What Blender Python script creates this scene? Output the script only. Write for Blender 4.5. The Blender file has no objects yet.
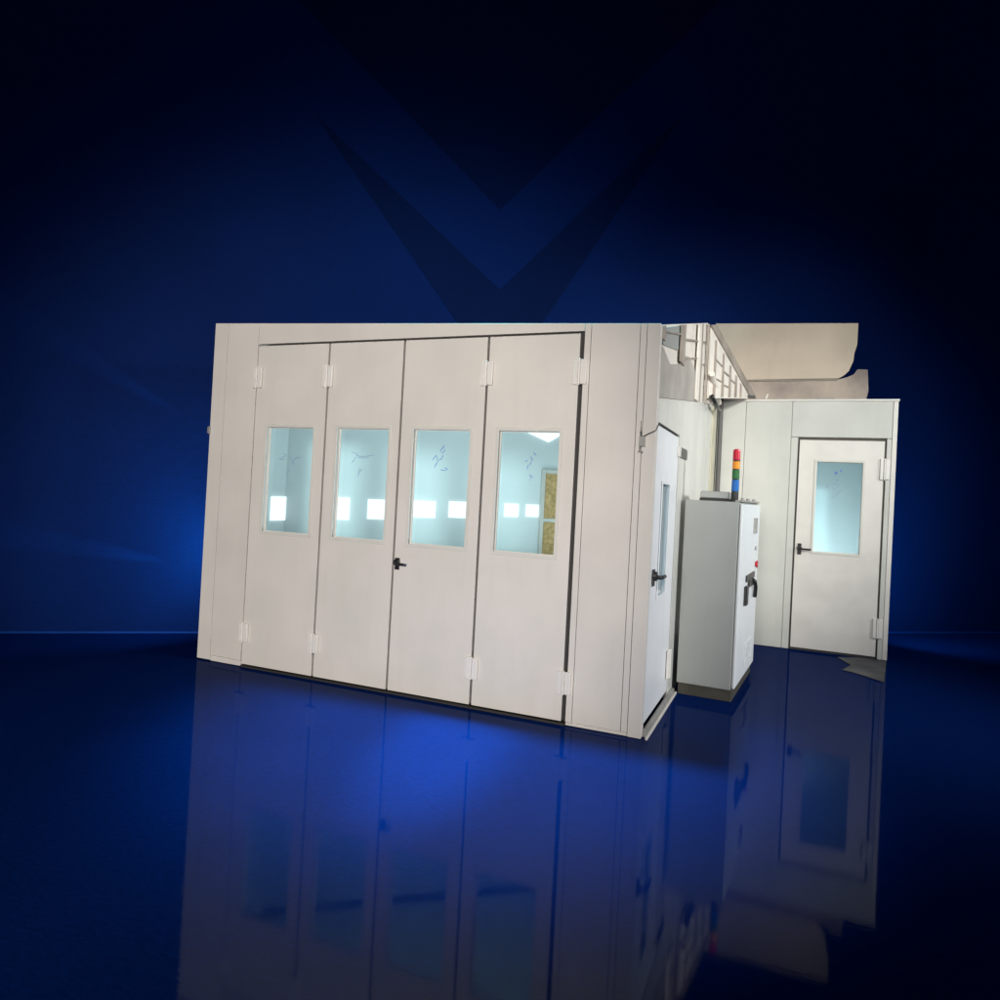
import bpy, bmesh, math, random
from mathutils import Vector, Matrix
random.seed(7)
scene = bpy.context.scene
COL = scene.collection

# ------------------------------------------------------------------ materials
def new_mat(name):
    m = bpy.data.materials.new(name); m.use_nodes = True
    nt = m.node_tree
    for n in list(nt.nodes): nt.nodes.remove(n)
    out = nt.nodes.new('ShaderNodeOutputMaterial')
    return m, nt, out

def N(nt, kind, **kw):
    n = nt.nodes.new(kind)
    for k, v in kw.items():
        if k in n.inputs: n.inputs[k].default_value = v
        else: setattr(n, k, v)
    return n

def paint(name, col, rough=0.45, spec=0.4, var=0.04, vscale=3.0, bump=0.0, bscale=(60, 60, 60), metal=0.0, tint=None, dirt=0.0):
    """painted sheet metal: base colour with slow mottling, a fine embossed bump and faint dirt"""
    m, nt, out = new_mat(name)
    b = N(nt, 'ShaderNodeBsdfPrincipled'); b.inputs['Roughness'].default_value = rough
    b.inputs['Metallic'].default_value = metal
    b.inputs['Specular IOR Level'].default_value = spec
    tc = N(nt, 'ShaderNodeTexCoord')
    no = N(nt, 'ShaderNodeTexNoise'); no.inputs['Scale'].default_value = vscale; no.inputs['Detail'].default_value = 5
    nt.links.new(tc.outputs['Object'], no.inputs['Vector'])
    mx = N(nt, 'ShaderNodeMix', data_type='RGBA')
    t = tint or [c * (1 - 2.2 * var) for c in col]
    mx.inputs[6].default_value = (*[min(1, c * (1 + var)) for c in col], 1)
    mx.inputs[7].default_value = (*t, 1)
    rp = N(nt, 'ShaderNodeMapRange'); rp.inputs[1].default_value = 0.35; rp.inputs[2].default_value = 0.65
    nt.links.new(no.outputs['Fac'], rp.inputs[0]); nt.links.new(rp.outputs[0], mx.inputs[0])
    last = mx.outputs[2]
    if dirt > 0:
        mp = N(nt, 'ShaderNodeMapping'); mp.inputs['Scale'].default_value = (9, 9, 1.2)
        nt.links.new(tc.outputs['Object'], mp.inputs['Vector'])
        n2 = N(nt, 'ShaderNodeTexNoise'); n2.inputs['Scale'].default_value = 1.3; n2.inputs['Detail'].default_value = 7
        nt.links.new(mp.outputs[0], n2.inputs['Vector'])
        r2 = N(nt, 'ShaderNodeMapRange'); r2.inputs[1].default_value = 0.52; r2.inputs[2].default_value = 0.8; r2.inputs[4].default_value = dirt
        nt.links.new(n2.outputs['Fac'], r2.inputs[0])
        m2 = N(nt, 'ShaderNodeMix', data_type='RGBA'); m2.inputs[7].default_value = (col[0] * .62, col[1] * .6, col[2] * .56, 1)
        nt.links.new(r2.outputs[0], m2.inputs[0]); nt.links.new(last, m2.inputs[6]); last = m2.outputs[2]
    nt.links.new(last, b.inputs['Base Color'])
    if bump > 0:
        mp = N(nt, 'ShaderNodeMapping'); mp.inputs['Scale'].default_value = bscale
        nt.links.new(tc.outputs['Object'], mp.inputs['Vector'])
        nb = N(nt, 'ShaderNodeTexNoise'); nb.inputs['Scale'].default_value = 1.0; nb.inputs['Detail'].default_value = 3
        nt.links.new(mp.outputs[0], nb.inputs['Vector'])
        bp = N(nt, 'ShaderNodeBump'); bp.inputs['Strength'].default_value = bump; bp.inputs['Distance'].default_value = 0.004
        nt.links.new(nb.outputs['Fac'], bp.inputs['Height']); nt.links.new(bp.outputs[0], b.inputs['Normal'])
    nt.links.new(b.outputs[0], out.inputs[0])
    return m

def emit(name, col, strength):
    m, nt, out = new_mat(name)
    e = N(nt, 'ShaderNodeEmission'); e.inputs[0].default_value = (*col, 1); e.inputs[1].default_value = strength
    nt.links.new(e.outputs[0], out.inputs[0]); return m

def glass(name, tint, refl=0.06):
    m, nt, out = new_mat(name)
    t = N(nt, 'ShaderNodeBsdfTransparent'); t.inputs[0].default_value = (*tint, 1)
    g = N(nt, 'ShaderNodeBsdfGlossy'); g.inputs['Roughness'].default_value = 0.02
    mx = N(nt, 'ShaderNodeMixShader'); mx.inputs[0].default_value = refl
    nt.links.new(t.outputs[0], mx.inputs[1]); nt.links.new(g.outputs[0], mx.inputs[2])
    nt.links.new(mx.outputs[0], out.inputs[0]); return m

WHITE = paint('cream_embossed_paint', (0.70, 0.655, 0.605), 0.48, 0.35, 0.035, 2.2, 0.22, (40, 40, 190), dirt=0.10, tint=(0.67, 0.64, 0.585))
WHITE2 = paint('cream_panel_paint', (0.70, 0.66, 0.605), 0.46, 0.35, 0.03, 1.6, 0.18, (40, 40, 190), dirt=0.08)
TRIM = paint('smooth_cream_trim', (0.73, 0.69, 0.64), 0.38, 0.45, 0.03, 4, 0)
SIDE = paint('grey_white_glossy_paint', (0.66, 0.66, 0.61), 0.25, 0.5, 0.04, 1.5, 0.06, (30, 30, 30), dirt=0.08)
DOORW = paint('cool_white_door_paint', (0.84, 0.86, 0.88), 0.35, 0.5, 0.02, 3, 0.05, (50, 50, 50))
ANNEX = paint('annex_cream_paint', (0.60, 0.595, 0.55), 0.42, 0.4, 0.04, 1.6, 0.12, (40, 40, 160), dirt=0.12)
HINGE = paint('pale_hinge_plastic', (0.77, 0.74, 0.69), 0.38, 0.5, 0.02)
SEAL = paint('dark_rubber_seal', (0.035, 0.032, 0.03), 0.6, 0.3, 0.05)
BROWN = paint('brown_seal', (0.10, 0.088, 0.075), 0.6, 0.3, 0.05)
FRAMEM = paint('pale_window_moulding', (0.66, 0.64, 0.585), 0.4, 0.45, 0.02)
BLACK = paint('black_plastic', (0.012, 0.012, 0.013), 0.35, 0.5, 0.05)
CEIL = paint('grey_inner_roof', (0.74, 0.79, 0.80), 0.6, 0.2, 0.05)
INTER = paint('booth_inner_panels', (0.80, 0.85, 0.86), 0.5, 0.3, 0.02, 1.0)
TAN = paint('tan_filter_mat', (0.66, 0.42, 0.20), 0.9, 0.1, 0.15, 26, 0.6, (60, 60, 60), tint=(0.46, 0.31, 0.13))
GREYCAB = paint('grey_cabinet_paint', (0.345, 0.36, 0.345), 0.4, 0.4, 0.03, 1.5, 0.08, (90, 90, 90), dirt=0.12)
CABDOOR = paint('white_cabinet_door', (0.76, 0.79, 0.80), 0.4, 0.4, 0.02, 2)
PLINTH = paint('dark_olive_plinth', (0.075, 0.07, 0.055), 0.6, 0.3, 0.1, 8)
GREYM = paint('grey_metal', (0.30, 0.29, 0.27), 0.4, 0.5, 0.08, 6)
GREYBEAM = paint('taupe_beam', (0.36, 0.31, 0.265), 0.5, 0.3, 0.1, 4, dirt=.3)
GREYREFL = paint('taupe_painted_reflection', (0.43, 0.40, 0.365), 0.4, 0.4, 0.1, 2.5)  # flat colour for the dark reflection on the upper side wall
BEIGE = paint('peach_panel', (0.66, 0.545, 0.43), 0.6, 0.2, 0.06, 1.2, dirt=0.15)
BEIGE2 = paint('dusty_brown_board', (0.50, 0.41, 0.34), 0.6, 0.2, 0.25, 1.3, tint=(0.22, 0.18, 0.165))
POST = paint('bright_post_paint', (0.80, 0.745, 0.67), 0.45, 0.4, 0.05, 3)
CABLE = paint('grey_cable', (0.10, 0.095, 0.09), 0.5, 0.4, 0.05)
CONC = paint('grey_concrete', (0.085, 0.083, 0.085), 0.6, 0.3, 0.3, 2.6, 0.4, (30, 30, 30), tint=(0.022, 0.024, 0.034))
YELLOWTRIM = paint('yellowed_corner_trim', (0.60, 0.56, 0.42), 0.5, 0.3, 0.08, 3)
RED = paint('red_lens', (0.50, 0.006, 0.03), 0.25, 0.5, 0.02)
AMBER = paint('amber_lens', (0.80, 0.28, 0.02), 0.25, 0.5, 0.02)
GREEN = paint('green_lens', (0.02, 0.13, 0.035), 0.25, 0.5, 0.02)
BLUE = paint('blue_lens', (0.01, 0.13, 0.45), 0.25, 0.5, 0.02)
INKB = paint('blue_marker_ink', (0.17, 0.23, 0.66), 0.6, 0.2, 0.02)
INKG = paint('faded_marker_ink', (0.32, 0.43, 0.62), 0.6, 0.2, 0.02)
GLASS = glass('pale_cyan_glass', (0.85, 0.955, 0.98), 0.05)
LIGHTBOX = emit('lit_diffuser', (1.0, 1.0, 1.0), 1.6)

# blue wall : painted navy, brushed
def navy(name, col, rough, spec, kind):
    m, nt, out = new_mat(name)
    b = N(nt, 'ShaderNodeBsdfPrincipled'); b.inputs['Specular IOR Level'].default_value = spec
    tc = N(nt, 'ShaderNodeTexCoord')
    mp = N(nt, 'ShaderNodeMapping'); nt.links.new(tc.outputs['Object'], mp.inputs['Vector'])
    no = N(nt, 'ShaderNodeTexNoise'); no.inputs['Detail'].default_value = 6
    mp.inputs['Scale'].default_value = (1.2, 1.2, 1.2) if kind == 'wall' else (1.5, 1.5, 1)
    no.inputs['Scale'].default_value = 1.0
    nt.links.new(mp.outputs[0], no.inputs['Vector'])
    mx = N(nt, 'ShaderNodeMix', data_type='RGBA')
    mx.inputs[6].default_value = (*[c * .85 for c in col], 1); mx.inputs[7].default_value = (*[c * 1.15 for c in col], 1)
    nt.links.new(no.outputs['Fac'], mx.inputs[0])
    m3 = N(nt, 'ShaderNodeMapping'); nt.links.new(tc.outputs['Object'], m3.inputs['Vector'])
    m3.inputs['Rotation'].default_value = (0, 0, -0.40)
    m3.inputs['Scale'].default_value = (22, 60, 40) if kind == 'floor' else (18, 18, 50)
    n3 = N(nt, 'ShaderNodeTexNoise'); n3.inputs['Scale'].default_value = 1.0; n3.inputs['Detail'].default_value = 5; n3.inputs['Roughness'].default_value = .7
    nt.links.new(m3.outputs[0], n3.inputs['Vector'])
    r3 = N(nt, 'ShaderNodeMapRange'); r3.inputs[1].default_value = .3; r3.inputs[2].default_value = .7
    r3.inputs[3].default_value = .78 if kind == 'floor' else .86; r3.inputs[4].default_value = 1.22 if kind == 'floor' else 1.14
    nt.links.new(n3.outputs['Fac'], r3.inputs[0])
    mm = N(nt, 'ShaderNodeVectorMath', operation='SCALE'); nt.links.new(mx.outputs[2], mm.inputs[0]); nt.links.new(r3.outputs[0], mm.inputs['Scale'])
    nt.links.new(mm.outputs[0], b.inputs['Base Color'])
    m2 = N(nt, 'ShaderNodeMapping'); nt.links.new(tc.outputs['Object'], m2.inputs['Vector'])
    m2.inputs['Rotation'].default_value = (0, 0, -0.40)
    m2.inputs['Scale'].default_value = (8, 70, 70)
    nb = N(nt, 'ShaderNodeTexNoise'); nb.inputs['Scale'].default_value = 1.0; nb.inputs['Detail'].default_value = 4
    nt.links.new(m2.outputs[0], nb.inputs['Vector'])
    bp = N(nt, 'ShaderNodeBump'); bp.inputs['Strength'].default_value = 0.045 if kind == 'floor' else 0.1
    bp.inputs['Distance'].default_value = 0.002
    nt.links.new(nb.outputs['Fac'], bp.inputs['Height']); nt.links.new(bp.outputs[0], b.inputs['Normal'])
    b.inputs['Roughness'].default_value = rough
    if kind == 'floor':                              # thin clear lacquer over the navy coat
        g = N(nt, 'ShaderNodeBsdfGlossy'); g.inputs['Roughness'].default_value = 0.035
        g.inputs['Color'].default_value = (.86, .92, 1, 1)
        nt.links.new(bp.outputs[0], g.inputs['Normal'])
        ms = N(nt, 'ShaderNodeMixShader'); ms.inputs[0].default_value = 0.032
        nt.links.new(b.outputs[0], ms.inputs[1]); nt.links.new(g.outputs[0], ms.inputs[2])
        nt.links.new(ms.outputs[0], out.inputs[0]); return m
    nt.links.new(b.outputs[0], out.inputs[0])
    return m
WALLM = navy('navy_wall', (0.0010, 0.0108, 0.074), 0.7, 0.05, 'wall')
WALLD = navy('dark_navy_wall_paint', (0.0007, 0.0068, 0.044), 0.7, 0.05, 'wall')
GLOWLINE = paint('blue_glow_line_paint', (0.003, 0.035, 0.20), 0.6, 0.1, 0.05)  # lighter blue puts the glow along the wall base into the colour
FLOORM = navy('polished_navy_floor', (0.0010, 0.0105, 0.072), 0.8, 0.0, 'floor')

# ------------------------------------------------------------------ geometry helpers
def box(bm, x0, x1, y0, y1, z0, z1):
    v = [bm.verts.new(p) for p in ((x0,y0,z0),(x1,y0,z0),(x1,y1,z0),(x0,y1,z0),(x0,y0,z1),(x1,y0,z1),(x1,y1,z1),(x0,y1,z1))]
    for f in ((3,2,1,0),(4,5,6,7),(0,1,5,4),(1,2,6,5),(2,3,7,6),(3,0,4,7)): bm.faces.new([v[i] for i in f])

def prism(bm, pts, off):
    """pts: closed 3-D polygon; extruded by the vector off"""
    off = Vector(off); a = [bm.verts.new(p) for p in pts]; b = [bm.verts.new(Vector(p) + off) for p in pts]
    n = len(pts); bm.faces.new(a); bm.faces.new(b[::-1])
    for i in range(n): bm.faces.new((a[i], b[i], b[(i+1) % n], a[(i+1) % n]))

def ring(bm, o, i, y0, y1):
    """rectangular slab in the xz plane with a rectangular hole; o,i = (x0,x1,z0,z1)"""
    def loop(r, y): return [bm.verts.new(p) for p in ((r[0],y,r[2]),(r[1],y,r[2]),(r[1],y,r[3]),(r[0],y,r[3]))]
    of, inf, ob, ib = loop(o,y0), loop(i,y0), loop(o,y1), loop(i,y1)
    for k in range(4):
        j = (k+1) % 4
        bm.faces.new((of[k], of[j], inf[j], inf[k])); bm.faces.new((ob[k], ib[k], ib[j], ob[j]))
        bm.faces.new((of[k], ob[k], ob[j], of[j])); bm.faces.new((inf[k], inf[j], ib[j], ib[k]))

def tube(bm, pts, r, seg=8):
    pts = [Vector(p) for p in pts]; rings = []
    for i, p in enumerate(pts):
        d = (pts[min(i+1, len(pts)-1)] - pts[max(i-1, 0)]).normalized()
        u = d.cross(Vector((0,0,1)));  u = u if u.length > 1e-3 else d.cross(Vector((1,0,0)))
        u.normalize(); w = d.cross(u)
        rings.append([bm.verts.new(p + u*math.cos(2*math.pi*k/seg)*r + w*math.sin(2*math.pi*k/seg)*r) for k in range(seg)])
    for a, b in zip(rings, rings[1:]):
        for k in range(seg): bm.faces.new((a[k], a[(k+1)%seg], b[(k+1)%seg], b[k]))
    bm.faces.new(rings[0]); bm.faces.new(rings[-1][::-1])

def lathe(bm, cx, cy, prof, seg=20):
    rings = [[bm.verts.new((cx+r*math.cos(2*math.pi*k/seg), cy+r*math.sin(2*math.pi*k/seg), z)) for k in range(seg)] for r, z in prof]
    for a, b in zip(rings, rings[1:]):
        for k in range(seg): bm.faces.new((a[k], a[(k+1)%seg], b[(k+1)%seg], b[k]))
    bm.faces.new(rings[0][::-1]); bm.faces.new(rings[-1])

def obj(name, bm, mat, parent=None, bevel=0.0, xf=None, smooth=False, seg=2):
    bmesh.ops.recalc_face_normals(bm, faces=bm.faces)
    me = bpy.data.meshes.new(name); 
    if xf:
        for v in bm.verts: v.co = xf(v.co)
    bm.to_mesh(me); bm.free(); me.materials.append(mat)
    if smooth:
        for p in me.polygons: p.use_smooth = True
    o = bpy.data.objects.new(name, me); COL.objects.link(o)
    if parent: o.parent = parent
    if bevel > 0:
        md = o.modifiers.new('bevel', 'BEVEL'); md.width = bevel; md.segments = seg; md.limit_method = 'ANGLE'; md.angle_limit = math.radians(40)
    return o

def bx(name, mat, parent, dims, bevel=0.004, xf=None):
    bm = bmesh.new(); box(bm, *dims); return obj(name, bm, mat, parent, bevel, xf)

def thing(name, label, cat, loc=(0,0,0), group=None):
    o = bpy.data.objects.new(name, None); COL.objects.link(o); o.location = loc; o.empty_display_size = .2
    o['label'] = label; o['category'] = cat
    if group: o['group'] = group
    return o
def tag(o, label, cat, group=None):
    o['label'] = label; o['category'] = cat
    if group: o['group'] = group
    return o

# ------------------------------------------------------------------ setting : floor and blue wall
WP = Vector((-6.341, -0.305, 0)); WD = Vector((0.7882, 0.6154, 0)); WN = Vector((-0.6154, 0.7882, 0))
def wpt(s, z, off=0.0): return WP + WD*s - WN*off + Vector((0,0,z))
bm = bmesh.new(); prism(bm, [wpt(-14,0), wpt(26,0), wpt(26,13), wpt(-14,13)], WN*0.2)
wall = obj('wall', bm, WALLM); wall['kind'] = 'structure'
bm = bmesh.new()
fl = [wpt(-14,0,-.2), wpt(26,0,-.2), wpt(26,0,26), wpt(-14,0,26)]
prism(bm, fl, (0,0,-.2)); floor = obj('floor', bm, FLOORM); floor['kind'] = 'structure'
bm = bmesh.new(); prism(bm, [wpt(-14,0,.0), wpt(26,0,.0), wpt(26,.018,.0), wpt(-14,.018,.0)], -WN*.012); obj('glow_line_strip', bm, GLOWLINE, wall)  # added strip, its paint stands in for the glow line above the floor
bm = bmesh.new(); prism(bm, [wpt(s,z,.004) for s,z in ((4.898,4.998),(11.06,12.0),(-3.67,12.0))], -WN*.004)
obj('dark_triangle', bm, WALLD, wall)
bm = bmesh.new(); prism(bm, [wpt(s,z,.004) for s,z in ((2.72,5.74),(4.949,4.054),(7.26,6.62),(5.01,2.933))], -WN*.004)
obj('dark_chevron', bm, WALLD, wall)

# ------------------------------------------------------------------ paint booth
booth = thing('paint_booth', 'large cream metal paint booth with four folding window doors across its front', 'paint booth', (-2.03, 0, 0))
def B(o):                                            # keep world placement under the empty
    o.location = o.location - booth.location; return o
def part(name, bm, mat, parent=None, bevel=0.004, xf=None, smooth=False):
    o = obj(name, bm, mat, parent or booth, bevel, xf, smooth)
    if parent is None: B(o)
    return o
def pbox(name, mat, dims, bevel=0.004, xf=None):
    bm = bmesh.new(); box(bm, *dims); return part(name, bm, mat, None, bevel, xf)

def ztop(x): return 2.893 + (x/-4.06)*0.178           # the roof line rises to the left
G = 0.0035
def slab(x0, x1, z0, z1=None, y0=0.0, y1=0.06):
    """front panel whose top follows the sloping roof line when z1 is None"""
    bm = bmesh.new()
    prism(bm, [(x0,y0,z0),(x1,y0,z0),(x1,y0,z1 if z1 else ztop(x1)),(x0,y0,z1 if z1 else ztop(x0))], (0,y1-y0,0))
    return bm
part('corner_post', slab(-4.06, -3.905-G, 0.012), WHITE2, None, .0012)
part('wall_panel', slab(-3.905, -3.553, 0.055), WHITE2, None, .0012)
part('corner_post', slab(-0.093, 0.0, 0.004), WHITE2, None, .0012)
part('wall_panel', slab(-0.140, -0.093-G, 0.03), WHITE2, None, .0012)
part('wall_panel', slab(-0.497, -0.140-G, 0.03), WHITE2, None, .0012)
part('door_jamb', slab(-0.546, -0.497-G, 0.03), WHITE2, None, .0012)
bm = slab(-3.553+G, -0.546-G, 2.862); part('header_panel', bm, WHITE2, None, .0012)
pbox('kick_strip', TRIM, (-3.905, -3.553, 0.004, .06, 0.004, 0.051))
pbox('kick_strip', TRIM, (-0.546, -0.093-G, 0.004, .06, 0.004, 0.0265))
bm = bmesh.new()
D = [-3.532, -2.781, -2.050, -1.307, -0.569]
for d in D[1:]: box(bm, d-.045, d+.045, 0.062, 0.078, 0.004, 2.875)
for a, b in zip(D, D[1:]):
    box(bm, a+.045, b-.045, 0.062, 0.078, 2.80, 2.875); box(bm, a+.045, b-.045, 0.062, 0.078, 0.004, 0.10)
part('door_frame', bm, SEAL, None, 0)
pbox('door_frame', TRIM, (D[0]-.020, D[0]+.045, 0.0605, 0.078, 0.03, 2.80), 0)
pbox('door_frame', SEAL, (-0.580, -0.5495, 0.03, 0.0615, 0.03, 2.861), 0)
pbox('threshold', SEAL, (-3.553, -0.546, -0.004, 0.0615, 0.0, 0.016), 0)

WIN = [(-3.402,-2.897), (-2.658,-2.148), (-1.927,-1.419), (-1.187,-0.694)]
WZ = (1.206, 2.132)
def window(parent, x0, x1, z0, z1, mat=FRAMEM, xf=None, shift=Vector((0,0,0))):
    w = .020
    bm = bmesh.new(); ring(bm, (x0-w,x1+w,z0-w,z1+w), (x0+.006,x1-.006,z0+.006,z1-.006), -.006, -.0006)
    f = obj('window_frame', bm, mat, parent, .003, xf)
    bm = bmesh.new(); box(bm, x0, x1,   .048, .054, z0, z1)
    p = obj('pane', bm, GLASS, parent, 0, xf)
    bm = bmesh.new(); ring(bm, (x0-.001,x1+.001,z0-.001,z1+.001), (x0+.010,x1-.010,z0+.012,z1-.012), .036, .0475)
    g = obj('glazing_bead', bm, TRIM, parent, .002, xf)
    return [f, p, g]

def hinge(parent, cx, z0, z1, w=.105, xf=None):
    bm = bmesh.new()
    box(bm, cx-w/2, cx-.012, -.022, -.0006, z0, z1); box(bm, cx+.006, cx+w/2, -.022, -.0006, z0+.004, z1-.004)
    box(bm, cx-.011, cx+.005, -.030, -.0006, z0-.004, z1+.004)
    return obj('hinge', bm, HINGE, parent, .006, xf)

def handle(parent, x, z, lever, xf=None, s=1.0, hgt=.085):
    bm = bmesh.new()
    box(bm, x-.021*s, x+.021*s, -.012, -.0006, z-hgt/2, z+hgt/2)
    tube(bm, [(x, -.008, z+.004), (x, -.055, z+.004), (x+lever*.02, -.062, z+.004), (x+lever*.125*s, -.060, z+.002)], .0115*s, 10)
    tube(bm, [(x, -.004, z+.012), (x, -.03, z+.012)], .027*s, 14)
    return obj('handle', bm, BLACK, parent, .003, xf)

def scribble(parent, rect, strokes, mat, r, y=.0435, xf=None):
    x0,x1,z0,z1 = rect; bm = bmesh.new()
    for st in strokes: tube(bm, [(x0+(x1-x0)*u, y, z1-(z1-z0)*v) for u, v in st], r, 6)
    return obj('marker_scribble', bm, mat, parent, 0, xf)
def S(strokes, ox, sx, oy, sy): return [[((x-ox)/sx, (y-oy)/sy) for x, y in st] for st in strokes]
SC = [
 S([[(380,560),(440,575),(400,620),(340,640),(420,650)],[(490,600),(560,700)],[(640,610),(560,620),(540,660),(530,720)],[(485,790),(460,880)]],200,640,180,1514),
 S([[(390,540),(460,560),(440,620),(395,690)],[(450,580),(520,600),(600,590),(680,570)],[(470,610),(540,620),(620,610)],[(500,760),(490,880)],[(540,770),(500,830)]],210,710,200,1570),
 S([[(550,380),(500,460),(530,490),(565,450),(535,400)],[(400,590),(450,520),(470,600),(520,580),(540,520)],[(470,620),(430,700)],[(520,730),(560,740),(600,730),(570,700),(620,720)]],150,780,150,1690),
 S([[(540,400),(570,440)],[(500,460),(530,490),(510,540),(500,560)],[(440,520),(470,500)],[(480,560),(470,620)],[(500,690),(550,710),(510,760),(520,700)]],110,770,130,1560)]
DT, DB = 2.846, 0.027
for i in range(4):
    gl = .0095 if i else -.012
    x0, x1 = D[i]+gl, D[i+1]-.0095
    bm = bmesh.new(); ring(bm, (x0,x1,DB,DT), (*WIN[i], *WZ), 0.001, .060)
    d = obj('folding_door', bm, WHITE, booth, .004); B(d)
    window(d, *WIN[i], *WZ)
    for st in (SC[i][:-1], SC[i][-1:]): scribble(d, (*WIN[i], *WZ), st, INKG if i < 2 else INKB, .0028)
    hc = {0:[D[0],D[1]], 2:[D[3]], 3:[D[4]]}.get(i, [])
    if i == 0: hc = [D[0]]
    if i == 1: hc = [D[1]]
    for cx in hc:
        hinge(d, cx, 2.468, 2.658); hinge(d, cx, 0.222, 0.392)
    if i == 2: handle(d, D[2]+.042, 1.045, .8, s=.95, hgt=.095)

# ---- the side wall (turned a hair from square)
def sx(co): return Vector((co.x - .0108*co.y, co.y, co.z))
def sidef(co):                                       # (along, out, up) built like a front -> side plane x = 0
    return sx(Vector((-co.y, co.x, co.z)))
def sline(y): return 2.375 + .124*y
def stop_(y): return min(2.889 + .2445*y, 3.588)
def sslab(y0, y1, z0, z1=None, t0=0.0, t1=0.06):
    bm = bmesh.new(); prism(bm, [(y0,t0,z0),(y1,t0,z0),(y1,t0,z1 if z1 else sline(y1)),(y0,t0,z1 if z1 else sline(y0))], (0,t1-t0,0)); return bm
part('side_panel', sslab(.062, .086, .0), TRIM, None, .003, sidef)
part('side_panel', sslab(.086, .44, 2.216), SIDE, None, .003, sidef)
part('side_panel', sslab(.44+G, 1.00, 2.216), SIDE, None, .003, sidef)
part('side_panel', sslab(1.00+G, 1.13, 2.216), SIDE, None, .003, sidef)
part('side_panel', sslab(1.13+G, 1.82, .004), SIDE, None, .003, sidef)
part('side_panel', sslab(1.82+G, 3.0, .004), SIDE, None, .003, sidef)
part('side_panel', sslab(3.0+G, 4.10, .004), SIDE, None, .003, sidef)
part('corner_trim', sslab(3.52, 3.93, .004, 2.78, -.010, -.0006), YELLOWTRIM, None, .003, sidef)
sd_hole = (.385, .715, .945, 1.79)
bm = bmesh.new(); ring(bm, (.098,1.118,.075,2.196), sd_hole, .004, .055)
side_door = part('side_door', bm, DOORW, None, .004, sidef)
window(side_door, *sd_hole, mat=DOORW, xf=sidef)
handle(side_door, .175, 1.105, 1, sidef, 1.25, .12)
hinge(side_door, 1.06, .20, .43, .12, sidef); 
bm = bmesh.new()
box(bm, .086, .0975, .012, .07, .075, 2.216); box(bm, .0975, 1.13, .058, .072, .0, .076)
box(bm, 1.1185, 1.13, .03, .07, .075, 2.216); box(bm, .0975, 1.1185, .02, .07, 2.1965, 2.216)
part('side_door_frame', bm, SEAL, None, 0, sidef)
bm = bmesh.new(); box(bm, .064, 1.34, -.030, -.001, .0, .05)
part('sill', bm, GREYM, None, .004, sidef)
bm = bmesh.new(); box(bm, .002, 1.36, -.048, -.0305, .0, .018); part('sill_edge', bm, TRIM, None, .003, sidef)

# ---- closed shell and interior (back wall runs along the blue wall, which the booth nearly touches)
P0 = Vector((-4.0, 1.05, 0)); IL = 5.0
def ip(s, z, off=0.0): return P0 + WD*s - WN*off + Vector((0,0,z))
bm = bmesh.new(); prism(bm, [ip(-.03,0), ip(IL,0), ip(IL,2.80), ip(-.03,2.80)], WN*.05); part('rear_wall', bm, INTER, None, 0)
bm = bmesh.new(); box(bm, -4.058, -4.002, .0605, 1.02, .004, 2.86); part('left_wall', bm, INTER, None, 0)
bm = bmesh.new(); prism(bm, [(-4.0,.0615,0.004),(-.062,.0615,0.004),(-.10,4.05,0.004),(-4.0,1.03,0.004)], (0,0,.012)); part('booth_floor', bm, GREYM, None, 0)
bm = bmesh.new(); prism(bm, [(-4.05,.0615,2.862),(-.03,.0615,2.862),(-.10,4.05,2.862),(-4.05,1.03,2.862)], (0,0,.03)); part('roof', bm, CEIL, None, 0)
for s0, s1, z0, z1 in ((-.0,.02,1.26,1.5),(.46,.645,1.282,1.522),(.833,1.06,1.304,1.518),(1.31,1.573,1.343,1.53),(1.72,1.96,1.357,1.538),(2.359,2.527,1.394,1.546),(2.614,2.766,1.404,1.546)):
    if s0 <= 0: s0, s1 = -.195, .006                 # the first hangs round the corner, on the side return
    bm = bmesh.new()
    if s0 < 0:
        box(bm, -3.999, -3.985, .80, 1.02, 1.255, 1.50)
        o = part('light_box', bm, LIGHTBOX, None, .002)
    else:
        prism(bm, [ip(s0,z0,.001), ip(s1,z0,.001), ip(s1,z1,.001), ip(s0,z1,.001)], -WN*.015); part('light_box', bm, LIGHTBOX, None, .002)
bm = bmesh.new(); prism(bm, [ip(s,z,.001) for s,z in ((2.56,2.372),(2.845,2.268),(3.05,2.40),(3.05,2.62),(2.56,2.62))], -WN*.02); part('ceiling_light', bm, LIGHTBOX, None, 0)
for z0, z1 in ((1.395,1.905),(.80,1.350)):
    bm = bmesh.new(); prism(bm, [ip(2.825,z0,.021), ip(3.35,z0,.021), ip(3.35,z1,.021), ip(2.825,z1,.021)], -WN*.015); part('filter_mat', bm, TAN, None, .003)
bm = bmesh.new()
for s0,s1,z0,z1 in ((2.78,2.822,.80,1.95),(2.8225,3.4,1.908,1.95),(2.8225,3.4,1.352,1.393)):
    prism(bm, [ip(s0,z0,.001), ip(s1,z0,.001), ip(s1,z1,.001), ip(s0,z1,.001)], -WN*.04)
part('filter_frame', bm, TRIM, None, .003)
bm = bmesh.new(); box(bm, -.20, -.0655, .30, 1.0, .95, 1.78); o = part('inner_panel', bm, INTER, None, 0)

# ------------------------------------------------------------------ roof frame above the side wall
rf = thing('roof_frame', 'receding taupe beam with white slatted posts rising above the side wall', 'roof frame', (0, 1.5, 2.5))
def rpart(name, bm, mat, bevel=.003, xf=None):
    o = obj(name, bm, mat, rf, bevel, xf); o.location = -Vector(rf.location); return o
bm = bmesh.new(); prism(bm, [(.065,.02,sline(.065)+.003),(4.10,.02,sline(4.1)+.003),(4.10,.02,3.55),(2.86,.02,3.585),(.065,.02,2.900)], (0,.03,0))
rpart('backing_panel', bm, POST, .0, sidef)
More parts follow.
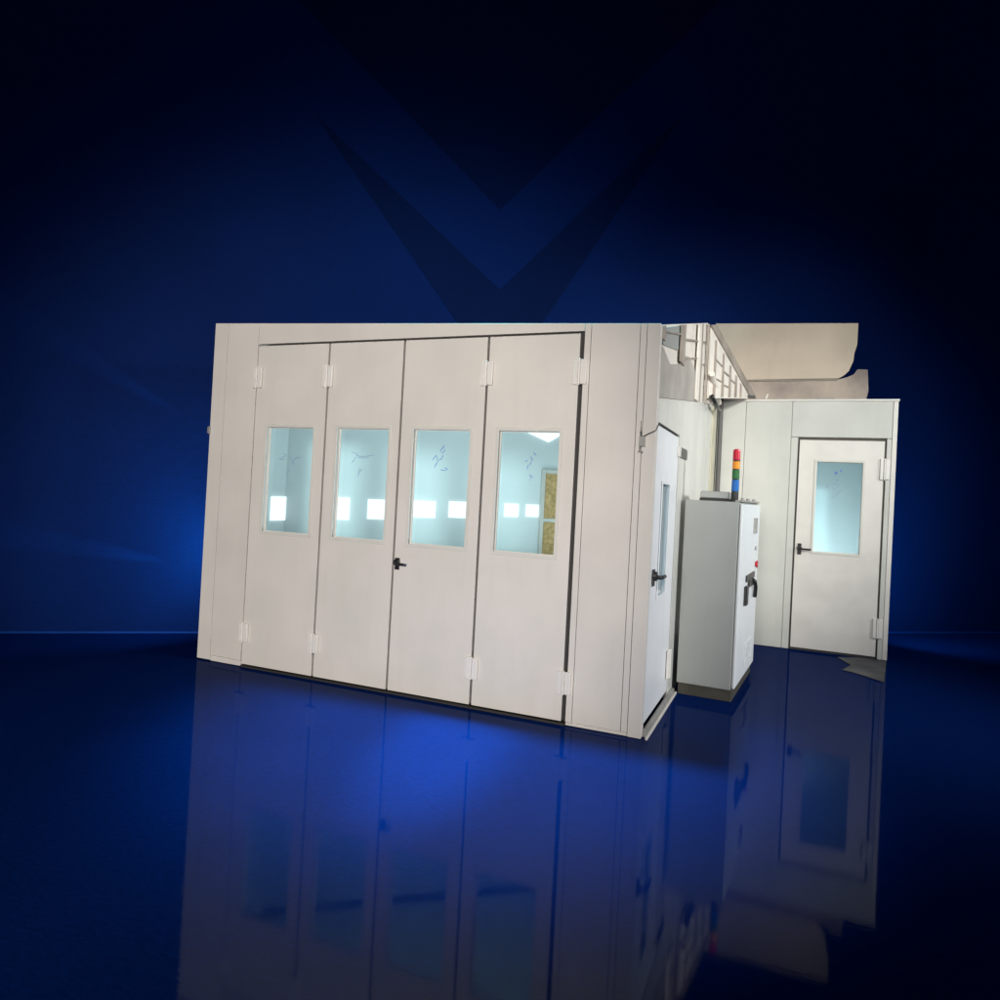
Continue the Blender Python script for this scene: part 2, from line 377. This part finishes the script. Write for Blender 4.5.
# painted reflection: dark shape mirrored in the glossy wall, built as a sheet, low left
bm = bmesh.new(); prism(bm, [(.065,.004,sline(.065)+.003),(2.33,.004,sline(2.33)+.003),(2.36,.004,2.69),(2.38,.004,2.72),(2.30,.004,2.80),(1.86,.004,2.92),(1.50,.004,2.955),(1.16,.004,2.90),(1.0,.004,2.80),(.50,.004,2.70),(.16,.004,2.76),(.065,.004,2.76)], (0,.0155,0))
rpart('grey_reflection_sheet', bm, GREYREFL, .002, sidef)
bm = bmesh.new(); prism(bm, [(.16,.006,2.78),(.86,.006,2.88),(.86,.006,3.08),(.16,.006,2.90)], (0,.013,0)); rpart('green_grey_reflection_sheet', bm, GREYCAB, .002, sidef)  # second painted reflection on the wall, in the cabinet grey
def post(y0, y1, mat, t0=-.012):
    bm = bmesh.new(); zb = 2.80 if y0 < 1.5 else 2.66 + .08*(y0-2.2)
    prism(bm, [(y0,t0,zb),(y1,t0,zb),(y1,t0,min(stop_(y1),3.57)-.012),(y0,t0,min(stop_(y0),3.57)-.012)], (0,.0155,0)); rpart('post', bm, mat, .004, sidef)
post(.065, .15, GREYBEAM); post(.90, 1.12, GREYBEAM); post(1.95, 2.16, POST); post(2.163, 2.27, GREYBEAM)
post(2.72, 2.80, GREYBEAM)
for y0, y1, z in ((.15,.90,2.862),(1.12,1.95,3.02),(1.12,1.95,2.855),(2.28,2.72,3.25),(2.28,2.72,3.02)):
    bm = bmesh.new(); prism(bm, [(y0,-.008,z),(y1,-.008,z+.2*(y1-y0)),(y1,-.008,z+.2*(y1-y0)+.016),(y0,-.008,z+.016)], (0,.014,0)); rpart('rung', bm, GREYBEAM, .002, sidef)
# slanted bay carrying the beam
A0 = Vector((0,2.88,0)); A1 = Vector((.385,4.4,0)); AD = (A1-A0).normalized(); AN = Vector((AD.y,-AD.x,0))
def ap(t, z, o=0.0): return A0 + AD*t + AN*o + Vector((0,0,z))
def ztop_b(t): return 3.588 - (3.588-2.993)/1.502*t
def zlow(t): return 2.80 + .13*t
bm = bmesh.new(); prism(bm, [ap(-.02,2.78), ap(1.40,2.972), ap(1.36,2.985), ap(-.05,3.55)], -AN*.025); rpart('backing_panel', bm, POST, 0)
bm = bmesh.new(); prism(bm, [ap(-.09,3.545,.02), ap(.06,3.585,.02), ap(1.52,2.990,.02), ap(1.32,2.965,.02)], -AN*.04); rpart('beam', bm, GREYBEAM, .004)
for t in (.08,.33,.56,.76,.93):
    bm = bmesh.new(); w = .035
    prism(bm, [ap(t,zlow(t),.02), ap(t+w,zlow(t+w),.02), ap(t+w,ztop_b(t+w)-.13,.012), ap(t,ztop_b(t)-.13,.012)], -AN*.019); rpart('post', bm, GREYBEAM if t < .9 else BEIGE2, .003)
for t0, t1, f in ((.12,.325,.62),(.12,.325,.30),(.37,.555,.55),(.37,.555,.25),(.60,.755,.5)):
    z = lambda t: zlow(t)+(ztop_b(t)-.09-zlow(t))*f
    bm = bmesh.new(); prism(bm, [ap(t0,z(t0),.012), ap(t1,z(t1),.012), ap(t1,z(t1)+.016,.012), ap(t0,z(t0)+.016,.012)], -AN*.011); rpart('rung', bm, GREYBEAM, .002)
# little white strut near the corner
bm = bmesh.new(); tube(bm, [(.03,2.75,3.02),(.03,3.25,2.90),(.03,3.55,2.82)], .03, 8); rpart('strut', bm, POST, 0)

# ------------------------------------------------------------------ annex cabin
ann = thing('annex_cabin', 'lower cream cabin behind the grey cabinet with a single windowed door', 'cabin', (.95, 4.157, 0))
def apart(name, bm, mat, bevel=.004, parent=None):
    o = obj(name, bm, mat, parent or ann, bevel)
    if parent is None: o.location = -Vector(ann.location)
    return o
AY = 4.157
def aslab(x0, x1, z0, z1): bm = bmesh.new(); box(bm, x0, x1, AY, AY+.05, z0, z1); return bm
apart('wall_panel', aslab(-.045, .285, .004, 2.925), ANNEX)
apart('wall_panel', aslab(.285+G, .805, .004, 2.925), ANNEX)
apart('wall_panel', aslab(.805+G, .884, .004, 2.50), ANNEX)
apart('header_panel', aslab(.805+G, 1.862, 2.50+G, 2.925), ANNEX)
apart('wall_panel', aslab(1.815, 1.862, .004, 2.50), ANNEX)
apart('corner_post', aslab(1.862+G, 1.914, .004, 2.925), TRIM)
bm = bmesh.new(); box(bm, -.045, 1.925, AY-.012, AY+.06, 2.9255, 2.95); apart('roof_edge', bm, TRIM, .003)
bm = bmesh.new(); prism(bm, [(-.04,AY+.0605,2.90),(1.914,AY+.0605,2.90),(1.914,5.90,2.90),(-.04,4.42,2.90)], (0,0,.045)); apart('roof', bm, CEIL, 0)
bm = bmesh.new(); prism(bm, [(1.87,AY+.0505,.004),(1.914,AY+.0505,.004),(1.914,5.90,.004),(1.87,5.87,.004)], (0,0,2.895)); apart('end_wall', bm, INTER, 0)
bm = bmesh.new(); prism(bm, [(.02,4.40,.004),(1.869,5.84,.004),(1.84,5.87,.004),(-.01,4.43,.004)], (0,0,2.895)); apart('rear_wall', bm, INTER, 0)
bm = bmesh.new(); box(bm,.27,.31,AY+.051,AY+.06,.004,2.90); box(bm,.79,.83,AY+.051,AY+.06,.004,2.90); box(bm,.8305,1.87,AY+.0605,AY+.07,2.47,2.53); box(bm,1.85,1.869,AY+.051,AY+.06,.004,2.46); apart('seam_backing', bm, TRIM, 0)
R0 = (1.095, 1.590, 1.160, 2.224)
def ay(co): return Vector((co.x, co.y+AY, co.z))
bm = bmesh.new(); ring(bm, (.905,1.795,.028,2.470), R0, .001, .055)
rd = obj('door', bm, TRIM, ann, .004, ay); rd.location = -Vector(ann.location)
window(rd, *R0, xf=ay)
handle(rd, .955, 1.185, 1, ay, 1.0, .13)
hinge(rd, 1.806, 2.03, 2.27, .10, ay); hinge(rd, 1.806, .24, .46, .10, ay)
scribble(rd, R0, S([[(430,290),(470,300),(450,330),(440,270),(480,290),(450,310),(470,280)],[(540,230),(520,280)]],130,750,110,1520), INKB, .0065, xf=ay)
scribble(rd, R0, S([[(490,400),(480,430)],[(410,520),(440,470),(500,500),(440,570),(400,540)],[(330,500),(340,560)],[(560,560),(510,620),(430,720),(400,700)]],130,750,110,1520), INKG, .004, xf=ay)
bm = bmesh.new()
box(bm, .876, .9045, AY+.03, AY+.06, .004, 2.50); box(bm, 1.7955, 1.8225, AY+.03, AY+.06, .004, 2.50); box(bm, .905, 1.795, AY+.03, AY+.06, 2.4705, 2.50); box(bm, .905, 1.795, AY+.03, AY+.06, .0, .027)
apart('door_frame', bm, BROWN, 0)

# peach panel standing on the annex roof
cp = thing('ceiling_panel', 'flat peach coloured panel with ragged right edge rising behind the lower cabin', 'panel', (.7, 4.5, 2.946))
bm = bmesh.new(); prism(bm, [(-.16,4.5,3.98),(-.16,4.5,3.245),(1.30,4.5,3.250),(1.36,4.5,3.29),(1.41,4.5,3.345),(1.452,4.5,3.46),(1.458,4.5,3.55),(1.484,4.5,3.65),(1.486,4.5,3.912)], (0,.05,0))
o = obj('panel_face', bm, BEIGE, cp, .006); o.location = -Vector(cp.location)
bm = bmesh.new(); prism(bm, [(-.04,4.515,2.946),(1.60,4.515,2.946),(1.628,4.515,3.10),(1.612,4.515,3.355),(1.50,4.515,3.36),(1.462,4.515,3.30),(1.40,4.515,3.27),(1.31,4.515,3.242),(-.04,4.515,3.238)], (0,.05,0))
o = obj('lower_board', bm, BEIGE2, cp, .004); o.location = -Vector(cp.location)
bm = bmesh.new(); box(bm, -.04, 1.29, 4.494, 4.514, 3.225, 3.243); o = obj('bottom_rail', bm, GREYBEAM, cp, .003); o.location = -Vector(cp.location)
bm = bmesh.new(); box(bm, 1.06, 1.26, 4.22, 4.30, 2.9465, 2.972); tag(obj('roof_bracket', bm, GREYM, None, .004), 'small flat dark bracket lying on the cabin roof edge', 'bracket')
bm = bmesh.new(); tube(bm, [(.50,4.30,2.946),(.50,4.30,2.99),(.515,4.30,3.035)], .013, 8); tag(obj('roof_peg', bm, POST, None, 0), 'tiny pale peg standing on the cabin roof near the beam', 'peg')

# ------------------------------------------------------------------ control cabinet
th = math.atan2(.058, .998)
cab = thing('control_cabinet', 'tall grey control cabinet with white door and dark plinth beside the booth', 'cabinet', (.485, 1.343, 0))
cab.rotation_euler = (0, 0, -th)
def cbox(name, mat, d, bevel=.004, parent=None): bm = bmesh.new(); box(bm, *d); return obj(name, bm, mat, parent or cab, bevel)
W, L = .462, 1.29
cbox('body', GREYCAB, (-W, -.012, 0, L, .098, 1.684), .006)
cbox('plinth', PLINTH, (-W+.012, -.004, .012, L-.02, .0, .0965), .003)
cbox('edge_seal', GREYM, (-.0118, -.004, .03, L-.03, .12, 1.66), .002)
cd = cbox('cabinet_door', CABDOOR, (-.0038, .018, .015, L-.01, .11, 1.668), .006)
bm = bmesh.new(); box(bm, .0185, .034, .80, .98, 1.40, 1.545); obj('nameplate', bm, GREYM, cd, .002)
bm = bmesh.new(); tube(bm, [(.018,1.0,1.253),(.03,1.0,1.253)], .02, 12); obj('lock', bm, GREYM, cd, 0)
bm = bmesh.new(); tube(bm, [(.018,1.08,1.095),(.027,1.08,1.095)], .026, 14); tube(bm, [(.027,1.08,1.095),(.042,1.08,1.095)], .034, 14); obj('red_button', bm, RED, cd, .003)
bm = bmesh.new(); box(bm, .0185, .03, .40, .98, .975, 1.035); box(bm, .0185, .036, .56, .86, .915, .985); tube(bm, [(.035,.78,.97),(.045,.86,.95),(.048,.93,.88),(.042,.95,.79)], .02, 8); obj('rotary_handle', bm, BLACK, cd, .004)
bm = bmesh.new(); box(bm, .0185, .045, .33, .46, .775, .945); obj('door_latch', bm, BLACK, cd, .006)
bm = bmesh.new(); ring(bm, (.56,.98,.20,.40), (.60,.94,.225,.375), -.030, -.0185)
for k in range(6): box(bm, .60, .94, -.027, -.0185, .235+k*.024, .247+k*.024)
obj('vent', bm, CABDOOR, cd, .002, lambda c: Vector((-c.y, c.x, c.z)))
bm = bmesh.new(); box(bm, -.05, .008, .03, L-.02, 1.6845, 1.702); obj('top_rail', bm, GREYM, cab, .003)
for k in (.25, .62, 1.05):
    bm = bmesh.new(); tube(bm, [(-.02,k,1.702),(-.02,k,1.722)], .016, 10); obj('top_bolt', bm, GREYM, cab, 0)

gb = thing('gland_box', 'low flat grey box lying on top of the grey cabinet', 'box', (.262, 1.62, 1.6845))
bm = bmesh.new(); box(bm, -.118, .118, -.22, .25, .022, .082); obj('lid', bm, GREYCAB, gb, .008)
bm = bmesh.new(); box(bm, -.122, .122, -.225, .255, .0, .0215); obj('dark_base', bm, SEAL, gb, .002)

tw = thing('signal_tower', 'stacked red, amber, green and blue signal light on the cabinet top', 'signal light', (.428, 1.41, 1.6845))
def seg(name, z0, z1, mat, r=.031):
    bm = bmesh.new(); lathe(bm, 0, 0, [(r*.97,z0),(r,z0+.004),(r,z1-.004),(r*.97,z1)]); obj(name, bm, mat, tw, 0, None, False)
seg('base', 0, .085, BLACK, .030); bm = bmesh.new(); lathe(bm, 0, 0, [(.036,.0),(.036,.012),(.030,.02)]); obj('base_flange', bm, BLACK, tw)
seg('blue_lens', .0905, .186, BLUE); seg('green_lens', .1955, .272, GREEN); seg('amber_lens', .2815, .345, AMBER); seg('red_lens', .357, .434, RED)
for z0, z1 in ((.085,.0905),(.186,.1955),(.272,.2815),(.345,.357)): seg('spacer', z0, z1, BLACK, .0295)
bm = bmesh.new(); lathe(bm, 0, 0, [(.030,.434),(.029,.444),(.018,.450)]); obj('cap', bm, RED, tw)

# ------------------------------------------------------------------ cable, bracket, little boxes
pts = [(.385,4.08,2.968),(.30,4.08,2.975),(.211,4.085,3.005),(.15,4.08,3.04),(.093,4.08,3.062),(.045,4.075,3.07),(.012,4.07,3.045),(.0,4.06,2.98),(.0,4.06,2.81),(.002,4.06,2.32),(.004,4.06,1.83),(.004,4.06,1.2),(.004,4.06,.3)]
bm = bmesh.new(); tube(bm, pts[:8], .017, 10); 
tube(bm, pts[7:], .028, 10)
tag(obj('cable', bm, CABLE, None, 0, None, True), 'thick dark grey cable running down the corner beside the lower cabin', 'cable')
bm = bmesh.new(); tube(bm, [(.03,2.85,2.80),(.05,3.05,2.74),(.05,3.5,2.73),(.0,3.98,2.86)], .022, 8)
tag(obj('hooked_pipe', bm, BLACK, None, 0, None, True), 'short black hooked pipe under the taupe beam at the corner', 'pipe')
sb = thing('sign_plate', 'small black plate with white end fixed to side wall above the cabinet', 'sign plate', (-.0147, 1.36, 2.08))
bm = bmesh.new(); box(bm, .0005, .010, -.16, .19, -.045, .045); obj('black_plate', bm, BLACK, sb, .004)
bm = bmesh.new(); box(bm, .0005, .010, -.30, -.162, -.042, .042); obj('white_end', bm, TRIM, sb, .004)
cb = thing('cord_bracket', 'small dark metal bracket with thin cord on the booth corner', 'bracket', (-.085, 0, 2.05))
bm = bmesh.new(); box(bm, -.022, .018, -.035, -.001, -.02, .05); tube(bm, [(-.018,-.02,-.02),(-.02,-.022,-.055),(.004,-.02,-.06)], .008, 6); obj('clamp', bm, GREYM, cb, .006)
bm = bmesh.new(); tube(bm, [(-.018,-.012,.085),(-.012,-.02,.05)], .006, 6); tube(bm, [(.0,-.02,.05),(.05,-.02,.075),(.088,-.012,.095),(.095,.07,.15)], .0035, 6); obj('cord', bm, CABLE, cb, 0)
bm = bmesh.new(); tube(bm, [(-.02,0,.16),(-.02,0,.115),(-.018,-.012,.085)], .003, 6); obj('hook', bm, CABLE, cb, 0)
lk = thing('edge_latch', 'small dark latch sticking out of the left edge of the booth', 'latch', (-4.062, .03, 2.09))
bm = bmesh.new(); box(bm, -.035, -.001, -.028, .02, -.03, .03); box(bm, -.010, .012, -.045, -.0305, -.035, .035); obj('latch_body', bm, GREYM, lk, .005)

# grey remnant of concrete before the annex door
bm = bmesh.new(); prism(bm, [(1.40,3.98,.001),(1.52,3.62,.001),(1.42,3.30,.001),(1.52,3.24,.001),(1.62,3.14,.001),(1.775,2.965,.001),(1.905,4.10,.001),(1.62,4.12,.001)], (0,0,.008))
tag(obj('concrete_slab', bm, CONC, None, .003), 'thin worn grey concrete patch on the floor before the right door', 'slab')

# ------------------------------------------------------------------ lights
def look(o, tgt):
    o.rotation_euler = (Vector(tgt) - o.location).to_track_quat('-Z', 'Y').to_euler()
def spot(name, loc, tgt, power, col, ang, blend=1.0, r=.3):
    l = bpy.data.lights.new(name, 'SPOT'); l.energy = power; l.color = col; l.spot_size = math.radians(ang); l.spot_blend = blend; l.shadow_soft_size = r
    o = bpy.data.objects.new(name, l); COL.objects.link(o); o.location = loc; look(o, tgt); return o
def area(name, loc, tgt, power, col, sx_, sy_, spread=180):
    l = bpy.data.lights.new(name, 'AREA'); l.energy = power; l.color = col; l.shape = 'RECTANGLE'; l.size = sx_; l.size_y = sy_; l.spread = math.radians(spread)
    o = bpy.data.objects.new(name, l); COL.objects.link(o); o.location = loc; look(o, tgt); return o
spot('key_light', (.3,-9.5,2.5), (-2.8,0,1.4), 3350, (1.0,.945,.865), 45, .62, .8)
spot('side_light', (7.0,.1,3.6), (.2,1.9,1.55), 2000, (.98,.99,.98), 62, 1.0, .7)
spot('annex_fill', (3.9,-5.0,4.4), (.95,3.9,2.6), 2350, (.97,1.0,.94), 36, 1.0, .5)
area('booth_light', (-1.75,.72,.80), (-1.75,.72,9), 31, (.93,1.0,1.0), 2.3, .8)
area('booth_light', (-1.1,2.0,.85), (-1.1,2.0,9), 10, (.93,1.0,1.0), .9, 1.0)
area('annex_light', (1.45,4.52,.35), (1.45,4.52,9), 17, (.93,1.0,1.0), .6, .4)
BLUEC = (.03,.78,1.0)
o = spot('floor_glow', (-1.4,.6,9.0), (-1.12,-.70,0), 10000, BLUEC, 20, 1.0, .15); o.scale = (.36,1,1)
spot('floor_glow', (-1.5,.75,9.0), (-1.0,-.4,0), 10500, BLUEC, 31, 1.0, .4)
spot('wall_glow', (-4.22,.36,.9), (-5.6,.55,1.0), 90, BLUEC, 150, 1.0, .03)
spot('wall_glow', (-4.22,.36,2.1), (-5.6,.55,2.0), 12, BLUEC, 140, 1.0, .03)
spot('wall_streak', (-4.55,.97,.64), (-5.75,.14,.87), 360, BLUEC, 9, 1.0, .01)
spot('wall_streak', (-4.55,.97,1.95), (-5.7,.16,2.72), 220, BLUEC, 9, 1.0, .01)
spot('wall_glow', (1.955,4.9,.9), (3.0,6.6,.9), 100, BLUEC, 150, 1.0, .02)
spot('wall_glow', (1.955,4.9,2.2), (3.0,6.6,2.2), 18, BLUEC, 140, 1.0, .02)
def point(name, loc, power, r=.03):
    l = bpy.data.lights.new(name, 'POINT'); l.energy = power; l.color = BLUEC; l.shadow_soft_size = r
    o = bpy.data.objects.new(name, l); COL.objects.link(o); o.location = loc; return o
point('roof_glow', (-2.2,1.4,3.12), 2.2, .16); point('roof_glow', (-.6,2.4,3.12), 2, .16)

# ------------------------------------------------------------------ world, camera, view
w = bpy.data.worlds.new('World'); scene.world = w; w.use_nodes = True
w.node_tree.nodes['Background'].inputs[0].default_value = (.01,.026,.075,1); w.node_tree.nodes['Background'].inputs[1].default_value = 1.0
f, roll, pitch, yaw = 716.8236, .0525670, .0106307, .3989306
r0 = Vector((math.cos(yaw), math.sin(yaw), 0)); fy = Vector((-math.sin(yaw), math.cos(yaw), 0)); Z = Vector((0,0,1))
fw = fy*math.cos(pitch) + Z*math.sin(pitch); u0 = -fy*math.sin(pitch) + Z*math.cos(pitch)
cr = r0*math.cos(roll) + u0*math.sin(roll); cu = -r0*math.sin(roll) + u0*math.cos(roll)
cam = bpy.data.cameras.new('camera'); co = bpy.data.objects.new('camera', cam); COL.objects.link(co)
M = Matrix((cr, cu, -fw)).transposed().to_4x4(); M.translation = Vector((.956,-5.002,1.65)); co.matrix_world = M
cam.sensor_width = 36; cam.sensor_height = 36; cam.lens = f/1000*36; cam.shift_y = -(500-485.896)/1000
cam.clip_start = .05; cam.clip_end = 200
scene.camera = co
scene.view_settings.view_transform = 'Standard'; scene.view_settings.look = 'None'
scene.view_settings.exposure = 0; scene.view_settings.gamma = 1; scene.view_settings.use_curve_mapping = False
scene.cycles.max_bounces = 8; scene.cycles.transparent_max_bounces = 12
scene.cycles.use_denoising = True
